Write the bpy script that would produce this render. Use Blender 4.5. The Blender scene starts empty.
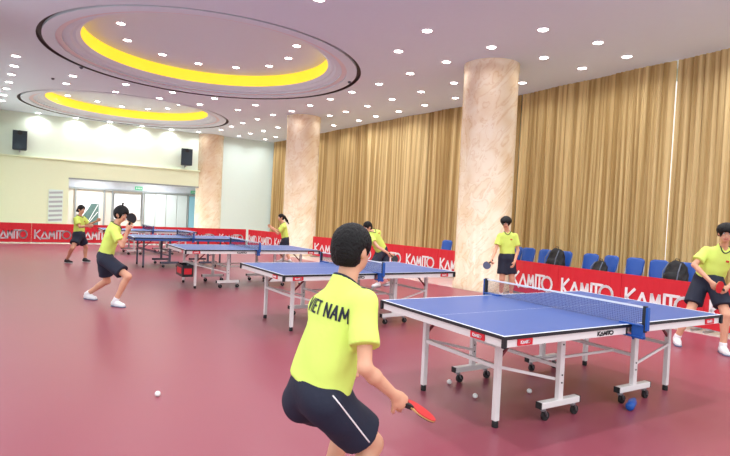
import bpy, bmesh, math, random
import numpy as np
from mathutils import Vector, Matrix
from mathutils.bvhtree import BVHTree
random.seed(7)
SC = bpy.context.scene
COL = SC.collection

# ------------------------------------------------------------------ camera, world, exposure
cam_d = bpy.data.cameras.new('camera')
cam_d.sensor_width = 36.0
cam_d.lens = 525.4 / 730 * 36
cam_d.clip_end = 200
cam = bpy.data.objects.new('camera', cam_d)
COL.objects.link(cam)
_R = Vector((0.84682784, -0.52978028, 0.04706872))
_U = Vector((-0.02902054, 0.0423407, 0.99868167))
_F = Vector((0.53107478, 0.8470774, -0.02048077))
cam.matrix_world = Matrix(((_R.x, _U.x, -_F.x, 0), (_R.y, _U.y, -_F.y, 0), (_R.z, _U.z, -_F.z, 1.499), (0, 0, 0, 1)))
SC.camera = cam
world = bpy.data.worlds.new('world')
world.use_nodes = True
world.node_tree.nodes['Background'].inputs[0].default_value = (0.90, 0.96, 1.0, 1)
world.node_tree.nodes['Background'].inputs[1].default_value = 1.2
SC.world = world
SC.view_settings.view_transform = 'Standard'
SC.view_settings.look = 'None'
SC.view_settings.exposure = 0.5
SC.view_settings.gamma = 1.0
SC.view_settings.use_curve_mapping = False
LAMP_POWER = 8.5

# ------------------------------------------------------------------ materials
def lin(c):
    return tuple(((x / 255) / 12.92 if x / 255 <= 0.04045 else ((x / 255 + 0.055) / 1.055) ** 2.4) for x in c) + (1,)
MATS = {}
def mat(name, rgb, rough=0.5, metal=0.0, emit=0.0, noise=0.0, nscale=8.0, bump=0.0, bscale=60.0, rgb2=None, spec=0.5, trans=0.0, emit_rgb=None):
    if name in MATS: return MATS[name]
    m = bpy.data.materials.new(name); m.use_nodes = True
    nt = m.node_tree; b = nt.nodes['Principled BSDF']
    b.inputs['Base Color'].default_value = lin(rgb)
    b.inputs['Roughness'].default_value = rough
    b.inputs['Metallic'].default_value = metal
    b.inputs['Specular IOR Level'].default_value = spec
    if trans: b.inputs['Transmission Weight'].default_value = trans
    if emit:
        b.inputs['Emission Color'].default_value = lin(emit_rgb or rgb)
        b.inputs['Emission Strength'].default_value = emit
    tc = nt.nodes.new('ShaderNodeTexCoord')
    n = nt.nodes.new('ShaderNodeTexNoise'); n.inputs['Scale'].default_value = nscale; n.inputs['Detail'].default_value = 4
    nt.links.new(tc.outputs['Object'], n.inputs['Vector'])
    mx = nt.nodes.new('ShaderNodeMix'); mx.data_type = 'RGBA'
    a = lin(rgb); k = 1 - max(noise, 0.03)
    mx.inputs[6].default_value = a
    mx.inputs[7].default_value = lin(rgb2) if rgb2 else (a[0] * k, a[1] * k, a[2] * k, 1)
    nt.links.new(n.outputs['Fac'], mx.inputs[0])
    nt.links.new(mx.outputs[2], b.inputs['Base Color'])
    if bump:
        n2 = nt.nodes.new('ShaderNodeTexNoise'); n2.inputs['Scale'].default_value = bscale; n2.inputs['Detail'].default_value = 3
        bp = nt.nodes.new('ShaderNodeBump'); bp.inputs['Strength'].default_value = bump; bp.inputs['Distance'].default_value = 0.01
        nt.links.new(tc.outputs['Object'], n2.inputs['Vector']); nt.links.new(n2.outputs['Fac'], bp.inputs['Height'])
        nt.links.new(bp.outputs['Normal'], b.inputs['Normal'])
    MATS[name] = m
    return m

MARBLE_TILT = -0.75
def marble_mat():
    m = mat('cream_marble', (230, 210, 186), 0.22, noise=0.05)
    nt = m.node_tree; b = nt.nodes['Principled BSDF']
    tc = nt.nodes.new('ShaderNodeTexCoord')
    mp = nt.nodes.new('ShaderNodeMapping'); mp.inputs['Scale'].default_value = (2.6, 2.6, 0.40)
    m0 = nt.nodes.new('ShaderNodeMapping'); m0.inputs['Rotation'].default_value = (0.0, MARBLE_TILT, 0.0)
    nt.links.new(tc.outputs['Object'], m0.inputs['Vector']); nt.links.new(m0.outputs[0], mp.inputs['Vector'])
    w = nt.nodes.new('ShaderNodeTexNoise'); w.inputs['Scale'].default_value = 1.5; w.inputs['Detail'].default_value = 5; w.inputs['Distortion'].default_value = 0.5
    nt.links.new(mp.outputs[0], w.inputs['Vector'])
    n = nt.nodes.new('ShaderNodeTexNoise'); n.inputs['Scale'].default_value = 2.2; n.inputs['Detail'].default_value = 9
    nt.links.new(tc.outputs['Object'], n.inputs['Vector'])
    r = nt.nodes.new('ShaderNodeValToRGB')
    els = r.color_ramp.elements
    els[0].position = 0.0; els[0].color = lin((238, 222, 196)); els[1].position = 1.0; els[1].color = lin((240, 226, 204))
    for p_, c_ in ((.40, (236, 218, 190)), (.435, (226, 200, 168)), (.455, (237, 220, 194)), (.54, (240, 226, 204)), (.56, (229, 205, 176)), (.585, (238, 222, 198))):
        e = els.new(p_); e.color = lin(c_)
    nt.links.new(w.outputs['Fac'], r.inputs[0])
    mx = nt.nodes.new('ShaderNodeMix'); mx.data_type = 'RGBA'; mx.blend_type = 'MULTIPLY'; mx.inputs[0].default_value = 0.45
    r2 = nt.nodes.new('ShaderNodeValToRGB')
    r2.color_ramp.elements[0].position = 0.35; r2.color_ramp.elements[0].color = lin((236, 214, 184))
    r2.color_ramp.elements[1].position = 0.6; r2.color_ramp.elements[1].color = (1, 1, 1, 1)
    nt.links.new(n.outputs['Fac'], r2.inputs[0])
    nt.links.new(r.outputs[0], mx.inputs[6]); nt.links.new(r2.outputs[0], mx.inputs[7])
    nt.links.new(mx.outputs[2], b.inputs['Base Color'])
    return m

M_FLOOR = mat('red_vinyl_mat', (150, 74, 88), 0.32, noise=0.10, nscale=1.2, bump=0.04, bscale=140, spec=0.4, rgb2=(143, 70, 86))
M_PALEFLOOR = mat('pale_stone_floor', (216, 204, 196), 0.18, noise=0.08, nscale=2)
M_CEIL = mat('ceiling_paint', (218, 228, 238), 0.8, noise=0.03)
M_GROOVE = mat('dark_groove', (58, 46, 48), 0.6)
M_PINKLINE = mat('rose_moulding', (222, 208, 212), 0.6)
M_COVE = mat('yellow_cove', (230, 180, 40), 0.6, emit=0.75, emit_rgb=(255, 214, 54), noise=0.3, nscale=1.5)
M_WALL = mat('cream_wall', (232, 240, 208), 0.75, noise=0.03)
M_WALLWHITE = mat('mint_white_wall', (224, 242, 236), 0.7, noise=0.02)
M_WALLUP = mat('upper_wall', (230, 242, 226), 0.7, noise=0.02)
M_MARBLE = marble_mat()
M_RED = mat('banner_red', (214, 26, 44), 0.5, noise=0.08, nscale=3)
M_WHITE = mat('print_white', (240, 236, 238), 0.6)
M_GREYPRINT = mat('print_grey', (206, 198, 206), 0.5)
M_TBLUE = mat('table_blue', (56, 91, 162), 0.38, noise=0.04, nscale=3, spec=0.4)
M_TLINE = mat('table_line', (226, 232, 240), 0.4)
M_TBLACK = mat('edge_black', (22, 24, 30), 0.4)
M_TWHITE = mat('frame_white', (232, 228, 226), 0.35, noise=0.02)
M_TBLUEFRAME = mat('frame_blue', (42, 96, 168), 0.4)
M_TDARKLEG = mat('leg_slate', (84, 88, 104), 0.45)
M_RUBBER = mat('rubber_black', (24, 23, 25), 0.6)
M_STEEL = mat('steel', (176, 176, 180), 0.3, metal=0.8)
M_BRACE = mat('brace_maroon', (120, 34, 44), 0.5)
M_CLAMP = mat('clamp_blue', (18, 82, 168), 0.35)
M_NET = mat('net_cord', (30, 50, 96), 0.7)
M_SKIN = mat('skin', (226, 172, 140), 0.5, noise=0.06, nscale=14, rgb2=(214, 154, 124))
M_HAIR = mat('hair_black', (12, 10, 11), 0.6, spec=0.3, bump=0.9, bscale=90)
M_SHIRT = mat('shirt_lime', (218, 240, 112), 0.75, noise=0.05, nscale=6, bump=0.12, bscale=40)
M_NAVY = mat('shorts_navy', (24, 30, 52), 0.75, noise=0.1, nscale=8, bump=0.15, bscale=40)
M_TRIM = mat('collar_navy', (26, 30, 48), 0.7)
M_SHOE = mat('shoe_white', (232, 234, 236), 0.5, noise=0.04)
M_SOLEGREY = mat('sole_grey', (112, 122, 146), 0.6)
M_SHOEDARK = mat('shoe_black', (30, 32, 38), 0.5)
M_LIP = mat('lips', (196, 110, 100), 0.5)
M_EYE = mat('eye_white', (238, 236, 232), 0.2)
M_IRIS = mat('eye_dark', (30, 20, 16), 0.2)
M_RUBRED = mat('paddle_red', (206, 26, 36), 0.5)
M_RUBBLK = mat('paddle_black', (26, 26, 32), 0.5)
M_RUBBLUE = mat('paddle_slate', (72, 80, 110), 0.5)
M_WOOD = mat('paddle_wood', (196, 150, 96), 0.5, noise=0.1)
M_CHAIR = mat('chair_blue', (22, 78, 164), 0.4, noise=0.04)
M_BAG = mat('bag_black', (22, 23, 27), 0.7, noise=0.2, nscale=12, bump=0.4, bscale=25)
M_BAGSTRAP = mat('bag_grey', (96, 104, 120), 0.7)
M_SPK = mat('speaker_black', (34, 46, 56), 0.55)
M_GRILLE = mat('speaker_grille', (46, 60, 72), 0.7, bump=0.6, bscale=200)
M_LAMP = mat('lamp_glow', (255, 252, 248), 0.4, emit=14.0)
M_BALL = mat('ball_white', (245, 245, 242), 0.35)
M_GREEN = mat('exit_green', (60, 170, 120), 0.5, emit=0.35)
M_GLASSBLUE = mat('door_glass', (140, 190, 210), 0.1, noise=0.05, spec=0.7)
M_GREYPANEL = mat('partition_grey', (196, 208, 208), 0.5, noise=0.06, nscale=3)
M_FRAMEGREY = mat('frame_grey', (150, 158, 160), 0.4, metal=0.3)
M_SOFFIT = mat('soffit_painted_sheen', (226, 232, 240), 0.25, noise=0.3, nscale=5, rgb2=(196, 204, 216), bump=0.6, bscale=4)  # two-tone mottling paints wavy reflections into the colour
M_POSTER = mat('poster_white', (236, 238, 242), 0.4)
M_LEAF = mat('poster_teal', (52, 84, 88), 0.5, noise=0.5, nscale=9, rgb2=(100, 130, 120))
M_LOUVRE = mat('louvre_grey', (176, 184, 190), 0.5)
M_DAY = mat('daylight_pane', (250, 252, 255), 0.3, emit=0.7)
M_BEIGE = mat('recess_beige', (214, 208, 196), 0.6)

def curtain_mat(i):
    a = [(200, 174, 118), (194, 167, 110), (188, 160, 104)][i % 3]
    m = mat('curtain_gold_%d' % (i % 3), a, 0.7, noise=0.1)
    if m.get('done'): return m
    m['done'] = 1
    nt = m.node_tree; b = nt.nodes['Principled BSDF']
    tc = nt.nodes.new('ShaderNodeTexCoord'); mp = nt.nodes.new('ShaderNodeMapping'); mp.inputs['Scale'].default_value = (0.3, 4.0, 0.05)
    n = nt.nodes.new('ShaderNodeTexNoise'); n.inputs['Scale'].default_value = 2.4; n.inputs['Detail'].default_value = 5
    nt.links.new(tc.outputs['Object'], mp.inputs[0]); nt.links.new(mp.outputs[0], n.inputs['Vector'])
    r = nt.nodes.new('ShaderNodeValToRGB')
    r.color_ramp.elements[0].position = 0.41; r.color_ramp.elements[0].color = lin((a[0] - 34, a[1] - 38, a[2] - 36))  # dark and light streaks paint fold shading into the cloth colour
    r.color_ramp.elements[1].position = 0.60; r.color_ramp.elements[1].color = lin((min(255, a[0] + 16), a[1] + 16, a[2] + 18))
    nt.links.new(n.outputs['Fac'], r.inputs[0]); nt.links.new(r.outputs[0], b.inputs['Base Color'])
    return m

# ------------------------------------------------------------------ object helpers
def tag(o, label=None, cat=None, group=None, kind=None):
    if label: o['label'] = label
    if cat: o['category'] = cat
    if group: o['group'] = group
    if kind: o['kind'] = kind
    return o
def thing(name, label, cat, loc=(0, 0, 0), rz=0.0, group=None):
    o = bpy.data.objects.new(name, None); COL.objects.link(o)
    o.empty_display_size = 0.1
    o.location = loc; o.rotation_euler = (0, 0, rz)
    return tag(o, label, cat, group)
def link(name, me, mats, parent=None, smooth=False):
    if not isinstance(mats, (list, tuple)): mats = [mats]
    for m in mats: me.materials.append(m)
    if smooth:
        for p in me.polygons: p.use_smooth = True
    o = bpy.data.objects.new(name, me); COL.objects.link(o)
    if parent is not None: o.parent = parent
    return o
def obj(name, bm, mats, parent=None, smooth=False):
    me = bpy.data.meshes.new(name); bm.normal_update(); bm.to_mesh(me); bm.free()
    return link(name, me, mats, parent, smooth)
def struct(name, bm, m, smooth=False):
    return tag(obj(name, bm, m, None, smooth), kind='structure')
def copy_tree(o, parent=None):
    c = o.copy(); COL.objects.link(c); c.parent = parent
    for ch in list(o.children): copy_tree(ch, c)
    return c
def BM(): return bmesh.new()
def box(bm, x0, x1, y0, y1, z0, z1, mi=0, bev=0.0):
    r = bmesh.ops.create_cube(bm, size=1.0)
    for v in r['verts']:
        v.co = Vector(((x0 + x1) / 2 + v.co.x * (x1 - x0), (y0 + y1) / 2 + v.co.y * (y1 - y0), (z0 + z1) / 2 + v.co.z * (z1 - z0)))
    fs = set(f for v in r['verts'] for f in v.link_faces)
    for f in fs: f.material_index = mi
    if bev:
        es = list(set(e for v in r['verts'] for e in v.link_edges))
        rr = bmesh.ops.bevel(bm, geom=es, offset=bev, segments=2, affect='EDGES', profile=0.6)
        for f in rr['faces']: f.material_index = mi
    return bm
def bar(bm, a, b, w, h=None, mi=0, up=(0, 0, 1)):
    a, b = Vector(a), Vector(b); h = h or w
    d = (b - a); L = d.length; d.normalize()
    u = Vector(up)
    if abs(d.dot(u)) > 0.97: u = Vector((0, 1, 0))
    s = d.cross(u).normalized(); t = s.cross(d)
    M = Matrix(((s.x, t.x, d.x), (s.y, t.y, d.y), (s.z, t.z, d.z)))
    r = bmesh.ops.create_cube(bm, size=1.0)
    c = (a + b) / 2
    for v in r['verts']:
        v.co = c + M @ Vector((v.co.x * w, v.co.y * h, v.co.z * L))
        for f in v.link_faces: f.material_index = mi
    return bm
def tube(bm, pts, r, n=8, mi=0, cap=True, closed=False):
    pts = [Vector(p) for p in pts]; rings = []; N = len(pts)
    rs = r if isinstance(r, (list, tuple)) else [r] * N
    prev = None
    for i, p in enumerate(pts):
        if closed: d = (pts[(i + 1) % N] - pts[i - 1])
        else: d = pts[min(i + 1, N - 1)] - pts[max(i - 1, 0)]
        d.normalize()
        if prev is None:
            s = d.orthogonal().normalized()
        else:
            s = (prev - d * prev.dot(d)).normalized()
        prev = s; t = d.cross(s)
        rings.append([bm.verts.new(p + (s * math.cos(2 * math.pi * k / n) + t * math.sin(2 * math.pi * k / n)) * rs[i]) for k in range(n)])
    for i in range(N if closed else N - 1):
        A, B = rings[i], rings[(i + 1) % N]
        for k in range(n):
            f = bm.faces.new((A[k], A[(k + 1) % n], B[(k + 1) % n], B[k])); f.material_index = mi
    if cap and not closed:
        f = bm.faces.new(list(reversed(rings[0]))); f.material_index = mi
        f = bm.faces.new(rings[-1]); f.material_index = mi
    return bm
def lathe(bm, prof, n=48, cx=0, cy=0, sx=1, sy=1, mis=None, cap_top=False):
    rings = [[bm.verts.new((cx + r * sx * math.cos(2 * math.pi * k / n), cy + r * sy * math.sin(2 * math.pi * k / n), z)) for k in range(n)] for r, z in prof]
    for i in range(len(prof) - 1):
        for k in range(n):
            f = bm.faces.new((rings[i][k], rings[i][(k + 1) % n], rings[i + 1][(k + 1) % n], rings[i + 1][k]))
            f.material_index = mis[i] if mis else 0
    if cap_top: f = bm.faces.new(rings[-1]); f.material_index = mis[-1] if mis else 0
    return bm
def xform(bm, M, start=0):
    for v in list(bm.verts)[start:]: v.co = M @ v.co
    return bm

# ------------------------------------------------------------------ the room shell
HC = 5.10
YB = 25.5
def rect(bm, x0, x1, y0, y1, z):
    vs = [bm.verts.new(p) for p in ((x0, y0, z), (x1, y0, z), (x1, y1, z), (x0, y1, z))]
    return bm.faces.new(vs)
def curtain_x(y):
    ks = [(-4, 11.4), (5.3, 11.26), (10, 11.30), (12.4, 11.18), (15.2, 10.88), (20.8, 10.5), (25.5, 10.15)]
    for (a, xa), (b, xb) in zip(ks, ks[1:]):
        if y <= b: return xa + (xb - xa) * (y - a) / (b - a)
    return ks[-1][1]

XL = -1.34
bm = BM(); box(bm, -4, 12.6, -4, 32, -0.2, -0.012); struct('floor', bm, M_PALEFLOOR)
# the red sports mat laid over the stone floor
bm = BM()
P = [(-4, -4), (8.95, -4), (8.47, 3.0), (8.15, 8.0), (7.95, 10.0), (7.6, 16), (7.5, 22.0), (-1.3, 22.1), (-1.3, 14), (-4, 12)]
lo = [bm.verts.new((x, y, -0.011)) for x, y in P]; hi = [bm.verts.new((x, y, 0.0)) for x, y in P]
bm.faces.new(hi)
for i in range(len(P)):
    j = (i + 1) % len(P); bm.faces.new((lo[i], lo[j], hi[j], hi[i]))
tag(struct('floor_mat', bm, M_FLOOR), 'red vinyl sports flooring under the tables')

DOMES = [((3.60, 13.28), 3.72, 1.0, 1.0), ((2.98, 22.06), 3.66, 1.0, 0.93)]
bm = BM()
X0, X1, Y0, Y1 = -4.0, 12.2, -4.0, YB + 0.1
rects = []
def patch(bm, cx, cy, rx, ry, x0, x1, y0, y1, z):
    angs = [2 * math.pi * k / 128 for k in range(128)] + [math.atan2(y - cy, x - cx) % (2 * math.pi) for x in (x0, x1) for y in (y0, y1)]
    angs = sorted(angs); inn = []; out = []
    for a in angs:
        c, s = math.cos(a), math.sin(a)
        t = min(((x1 - cx) / c if c > 1e-9 else 1e9), ((x0 - cx) / c if c < -1e-9 else 1e9), ((y1 - cy) / s if s > 1e-9 else 1e9), ((y0 - cy) / s if s < -1e-9 else 1e9))
        out.append(bm.verts.new((cx + c * t, cy + s * t, z)))
        k = 1 / math.sqrt((c / rx) ** 2 + (s / ry) ** 2)
        inn.append(bm.verts.new((cx + c * k, cy + s * k, z)))
    n = len(angs)
    for i in range(n):
        j = (i + 1) % n; bm.faces.new((inn[i], out[i], out[j], inn[j]))
xa, xb = -0.75, 7.35
for (c, r, sx, sy), (ya, yb) in zip(DOMES, ((9.3, 17.6), (17.6, Y1))):
    patch(bm, c[0], c[1], r * sx, r * sy, xa, xb, ya, yb, HC)
rect(bm, X0, xa, 9.3, Y1, HC); rect(bm, xb, X1, 9.3, Y1, HC); rect(bm, X0, X1, Y0, 9.3, HC)
struct('ceiling', bm, M_CEIL)
DP = [(1.0, 0, 1), (1.0, .07, 1), (.972, .07, 1), (.972, .01, 0), (.905, .01, 0), (.905, .05, 0), (.885, .05, 2), (.87, .05, 2), (.87, .09, 0), (.83, .09, 0), (.815, .14, 0), (.80, .14, 3), (.775, .20, 3), (.775, .52, 4)]
for i, (c, r, sx, sy) in enumerate(DOMES):
    bm = BM()
    lathe(bm, [(a * r, HC + b) for a, b, _ in DP], 128, c[0], c[1], sx, sy, [m for _, _, m in DP[1:]] + [0], cap_top=True)
    tag(struct('ceiling_dome', bm, [M_CEIL, M_GROOVE, M_PINKLINE, M_CEIL, M_COVE]), ['larger round ceiling recess with a glowing yellow rim', 'farther round ceiling recess with a glowing yellow rim'][i])

# back wall: upper part, ledge, lower part around the recess opening
bm = BM()
OX0, OX1, OZ = 1.14, 6.66, 2.56
box(bm, XL - .1, OX0, YB, YB + .3, -0.01, 3.28)
box(bm, OX0, 6.9, YB, YB + .3, OZ, 3.28)
struct('wall_back', bm, M_WALL)
bm = BM(); box(bm, XL - .1, 7.0, YB + .1, YB + .3, 3.34, HC); struct('wall_back_upper', bm, M_WALLUP)
bm = BM(); box(bm, XL, 6.75, YB - .07, YB + .29, 3.28, 3.34, bev=.01); struct('trim_1', bm, M_WALL)
bm = BM(); box(bm, 7.2, 10.6, YB, YB + .3, -0.01, HC); struct('wall_back_white', bm, M_WALLWHITE)
bm = BM(); box(bm, OX0 - .02, OX1, YB - .02, YB + .02, OZ - .04, OZ + .02); struct('trim_2', bm, M_FRAMEGREY)
bm = BM(); box(bm, XL - .15, XL, 12, YB + .3, -0.01, HC); struct('wall_left', bm, M_WALLWHITE)
# recess behind the opening
bm = BM(); box(bm, 0.0, 8.2, YB + .3, 30, 3.1, 3.2); struct('ceiling_recess', bm, M_SOFFIT)
bm = BM(); box(bm, 0.0, 8.2, 28.1, 28.3, -0.01, 2.28); box(bm, 0.0, 8.2, 28.1, 28.3, 2.28, 3.1, 1); struct('wall_recess', bm, [M_BEIGE, M_SOFFIT])
bm = BM(); box(bm, 0.9, 1.14, YB + .3, 28.1, -0.01, 3.1); struct('wall_recess_side', bm, M_BEIGE)
bm = BM(); box(bm, 7.35, 7.6, YB + .3, 28.1, -0.01, 3.1); struct('wall_recess_end', bm, M_WALLWHITE)
bm = BM()
box(bm, 1.14, 7.35, 27.98, 28.1, 2.2, 2.28)
for x in (1.55, 2.75, 3.1, 4.48, 6.66): box(bm, x - .03, x + .03, 27.98, 28.1, 0, 2.2)
struct('trim_3', bm, M_FRAMEGREY)
bm = BM()
for i in range(4): box(bm, 4.56 + i * .52, 5.06 + i * .52, 28.03, 28.09, 0.02, 2.18, bev=.01)
struct('door_1', bm, M_GREYPANEL)
bm = BM(); box(bm, 6.72, 7.28, 28.0, 28.09, 0.02, 2.16); struct('door_2', bm, M_GLASSBLUE)
# wall behind the curtains with a window
bm = BM(); box(bm, 11.9, 12.1, -4, YB + .3, -0.01, HC); struct('wall_right', bm, M_WALLWHITE)
bm = BM(); box(bm, 11.84, 11.89, 4.0, 8.5, 0.4, 4.8); struct('window_1', bm, M_DAY)

# ------------------------------------------------------------------ columns
for i, (x, y) in enumerate([(8.75, 8.82), (8.33, 17.9), (7.08, 25.75)]):
    bm = BM(); R = 0.615
    lathe(bm, [(R + .03, -0.01), (R + .03, .12), (R, .135), (R, HC - .16), (R + .012, HC - .155), (R + .012, HC)], 64, x, y)
    o = struct('column', bm, M_MARBLE, True)
    tag(o, ['veined cream marble column nearest the camera', 'veined cream marble column between the far curtains and the net players', 'veined cream marble column against the back wall'][i])

# ------------------------------------------------------------------ curtains
def make_curtain(y0, y1, seed, mi):
    rnd = random.Random(seed)
    n = int((y1 - y0) / 0.016); bm = BM()
    zs = [0.03, 1.2, 2.6, 3.9, 4.72, HC - .004]
    ph = [0.0]; w = []
    f = 0
    folds = []; y = y0
    while y < y1 + .3:
        wd = rnd.choice([rnd.uniform(.06, .10), rnd.uniform(.10, .17)]); folds.append((y, wd, rnd.uniform(.025, .06))); y += wd
    def off(y, zk):
        for (a, wd, am) in folds:
            if y < a + wd:
                t = (y - a) / wd
                s = math.sin(t * math.pi) ** 0.6 if 0 < t < 1 else 0
                return am * s * (0.55 + .45 * zk) + .012 * math.sin(y * 3 + zk * 2.5)
        return 0
    rows = []
    for z in zs:
        zk = 1 - z / HC
        rows.append([bm.verts.new((curtain_x(y0 + (y1 - y0) * i / n) + .05 - off(y0 + (y1 - y0) * i / n, zk) * 2, y0 + (y1 - y0) * i / n, z)) for i in range(n + 1)])
    for a, b in zip(rows, rows[1:]):
        for i in range(n): bm.faces.new((a[i], b[i], b[i + 1], a[i + 1]))
    o = obj('curtain', bm, curtain_mat(mi), None, True)
    return o
CL = ['gold floor length curtain nearest the camera, left of its white gap', ]
spans = [(1.2, 5.98), (6.03, 10.18), (10.22, 13.88), (13.92, 17.38), (17.42, 21.18), (21.22, 25.33)]
clab = ['pleated gold curtain on the camera side of the bright sliver of window',
        'pleated gold curtain behind the blue chairs, starting at the bright sliver of window',
        'pleated gold curtain just beyond the big marble column',
        'pleated gold curtain in the middle between the two round columns',
        'pleated gold curtain meeting the farther round column',
        'narrow looking gold curtain beside the pale back wall corner']
for i, (a, b) in enumerate(spans):
    tag(make_curtain(a, b, 11 + i, i), clab[i], 'curtain', 'gold curtains along the window wall')

# ------------------------------------------------------------------ ceiling lamps
GRID = [(-0.54,15.87),(-0.61,17.05),(-0.71,18.25),(-0.81,19.46),(-0.93,20.69),(-1.05,21.98),(-1.16,23.28),
 (0.77,17.12),(0.66,18.38),(2.14,17.12),(2.02,18.48),(3.48,17.19),(3.33,18.44),(4.65,18.44),(4.77,17.11),(5.97,18.4),(6.15,17.12),
 (7.01,20.9),(7.27,18.33),(7.15,19.61),(7.49,17.13),(7.55,15.81),(7.6,14.5),(7.64,13.24),(7.72,11.94),(7.73,10.57),(7.77,9.26),(6.5,9.35),
 (8.86,16.88),(8.93,15.84),(8.99,14.53),(9.02,13.19),(9.07,11.84),(9.11,10.51),(9.95,18.57),(10.11,16.91),(10.12,15.77),(10.21,14.49),(10.22,13.12),(10.26,11.75),
 (8.51,20.84),(8.41,22.24),(8.24,23.44),(8.12,24.66),(9.51,23.51),(9.6,22.1),(9.7,20.6),(9.44,24.7),(6.95,22.19),(6.9,23.5),(9.13,7.67),(10.37,7.62),(10.33,6.53),(10.37,9.35),(9.15,6.4),(7.8,7.9),(7.8,6.6)]
WALLROW = [(-0.04,25.3),(1.31,25.35),(2.6,25.35),(3.9,25.35),(5.15,25.35),(6.3,25.0)]
DOME1 = [(2.76,15.07),(3.77,15.29),(4.74,14.94),(5.43,14.13),(5.55,13.07),(1.8,14.4),(1.5,13.2),(5.3,12.0),(4.6,11.2),(3.5,10.9),(2.4,11.2),(1.7,12.1)]
DOME2 = [(0.9,23.3),(1.95,23.68),(2.9,24.05),(3.86,23.77),(4.5,23.0),(4.7,21.8),(1.1,20.9),(4.3,20.6),(3.3,19.9),(2.0,20.1)]
NEAR = [(x, y) for y in (8.0, 5.4, 2.8, 0.2, -2.2) for x in (-0.6, 1.6, 3.9, 6.2)] + [(8.3, 3.9), (8.3, 1.4), (10.3, 4.4), (10.3, 1.9)]
lamp_light = {}
def light_data(p, key):
    if key not in lamp_light:
        d = bpy.data.lights.new('downlight_' + key, 'AREA'); d.shape = 'DISK'; d.size = 0.16; d.energy = p; d.color = (0.97, 0.985, 1.0)
        d.spread = math.radians(150)
        lamp_light[key] = d
    return lamp_light[key]
bm = BM()
lathe(bm, [(.115, 0), (.12, -.008), (.098, -.012), (.09, -.004)], 20)
trim_me = bpy.data.meshes.new('lamp_trim'); bm.to_mesh(trim_me); bm.free(); trim_me.materials.append(M_WHITE)
bm = BM()
lathe(bm, [(.09, -.004), (.06, -.007), (.02, -.009)], 20, cap_top=True)
glow_me = bpy.data.meshes.new('lamp_lens'); bm.to_mesh(glow_me); bm.free(); glow_me.materials.append(M_LAMP)
def lamp(x, y, z, label, group, power, key):
    t = thing('downlight', label, 'ceiling light', (x, y, z), 0, group)
    for nm, me in (('lamp_trim', trim_me), ('lamp_lens', glow_me)):
        o = bpy.data.objects.new(nm, me); COL.objects.link(o); o.parent = t
    if power:
        l = bpy.data.objects.new('downlight_beam', light_data(power, key)); COL.objects.link(l); l.location = (0, 0, -.03); l.parent = t
for x, y in GRID: lamp(x, y, HC, 'small round white downlight in the flat ceiling outside the round recesses', 'downlights of the flat ceiling', LAMP_POWER, 'grid')
for x, y in WALLROW: lamp(x, y, HC, 'small white downlight washing the back wall under the farther recess', 'downlights along the back wall', LAMP_POWER * .9, 'wall')
for x, y in DOME1: lamp(x, y, HC + .52, 'small white downlight inside the larger yellow rimmed recess', 'downlights in the larger recess', LAMP_POWER, 'grid')
for x, y in DOME2: lamp(x, y, HC + .52, 'tiny white downlight inside the farther yellow rimmed recess', 'downlights in the farther recess', LAMP_POWER, 'grid')
for x, y in NEAR: lamp(x, y, HC, 'white downlight in the ceiling above the near table', 'downlights above the near end', LAMP_POWER * 2.2, 'near')
for j, (x, y) in enumerate([(2.2, 26.8), (5.0, 26.8)]): lamp(x, y, 3.1, ['added lamp brightening the recess above the leaf poster', 'added lamp brightening the recess above the folding partition'][j], None, 60, 'recess')  # two unseen lamps, added to brighten the recess
for j, (x, y) in enumerate([(0.3, 17.9), (7.0, 12.3), (10.4, 10.2), (0.9, 15.9)]):
    bm = BM(); lathe(bm, [(.045, 0), (.045, -.02), (.02, -.045)], 12, cap_top=True)
    o = obj('smoke_detector', bm, M_TDARKLEG); o.location = (x, y, HC)
    tag(o, ['dark ceiling sensor between the two yellow rimmed recesses', 'dark ceiling sensor at the rim of the larger recess', 'dark ceiling sensor by the curtain beyond the big column', 'dark ceiling sensor by the row of lamps along the side wall'][j], 'sensor')

# ------------------------------------------------------------------ logo lettering built from strokes
def strokes(bm, x0, z0, W, Hh, y, th, depth=0.004, mi=0, sgn=1):
    """the banner wordmark in the x-z plane, lower corner x0,z0; sgn -1 mirrors the reading direction"""
    def st(pts, closed=False):
        pp = [(x0 + a * W, z0 + b * Hh) for a, b in pts]
        if closed: pp.append(pp[0])
        for (a, b), (c, d) in zip(pp, pp[1:]):
            L = math.hypot(c - a, d - b); e = th * .35 / max(L, 1e-6)
            bar(bm, (a - (c - a) * e, y, b - (d - b) * e), (c + (c - a) * e, y, d + (d - b) * e), th, depth, mi, up=(0, 1, 0))
    st([(0.02, 0), (0.02, 1)]); st([(0.15, 1), (0.03, .5), (0.17, -.1)])
    st([(0.18, 0), (0.275, .84), (0.365, 0.0)], True)
    st([(0.40, 0), (0.415, .86), (0.47, .25), (0.525, 0.86), (.54, 0)])
    st([(0.60, 0.95), (0.80, .95)]); st([(0.60, 0), (0.60, .95)]); st([(0.69, 0), (0.69, .92)])
    st([(.868 + .115 * math.cos(t), .47 + .46 * math.sin(t)) for t in [math.pi * 2 * k / 16 for k in range(16)]], True)

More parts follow.
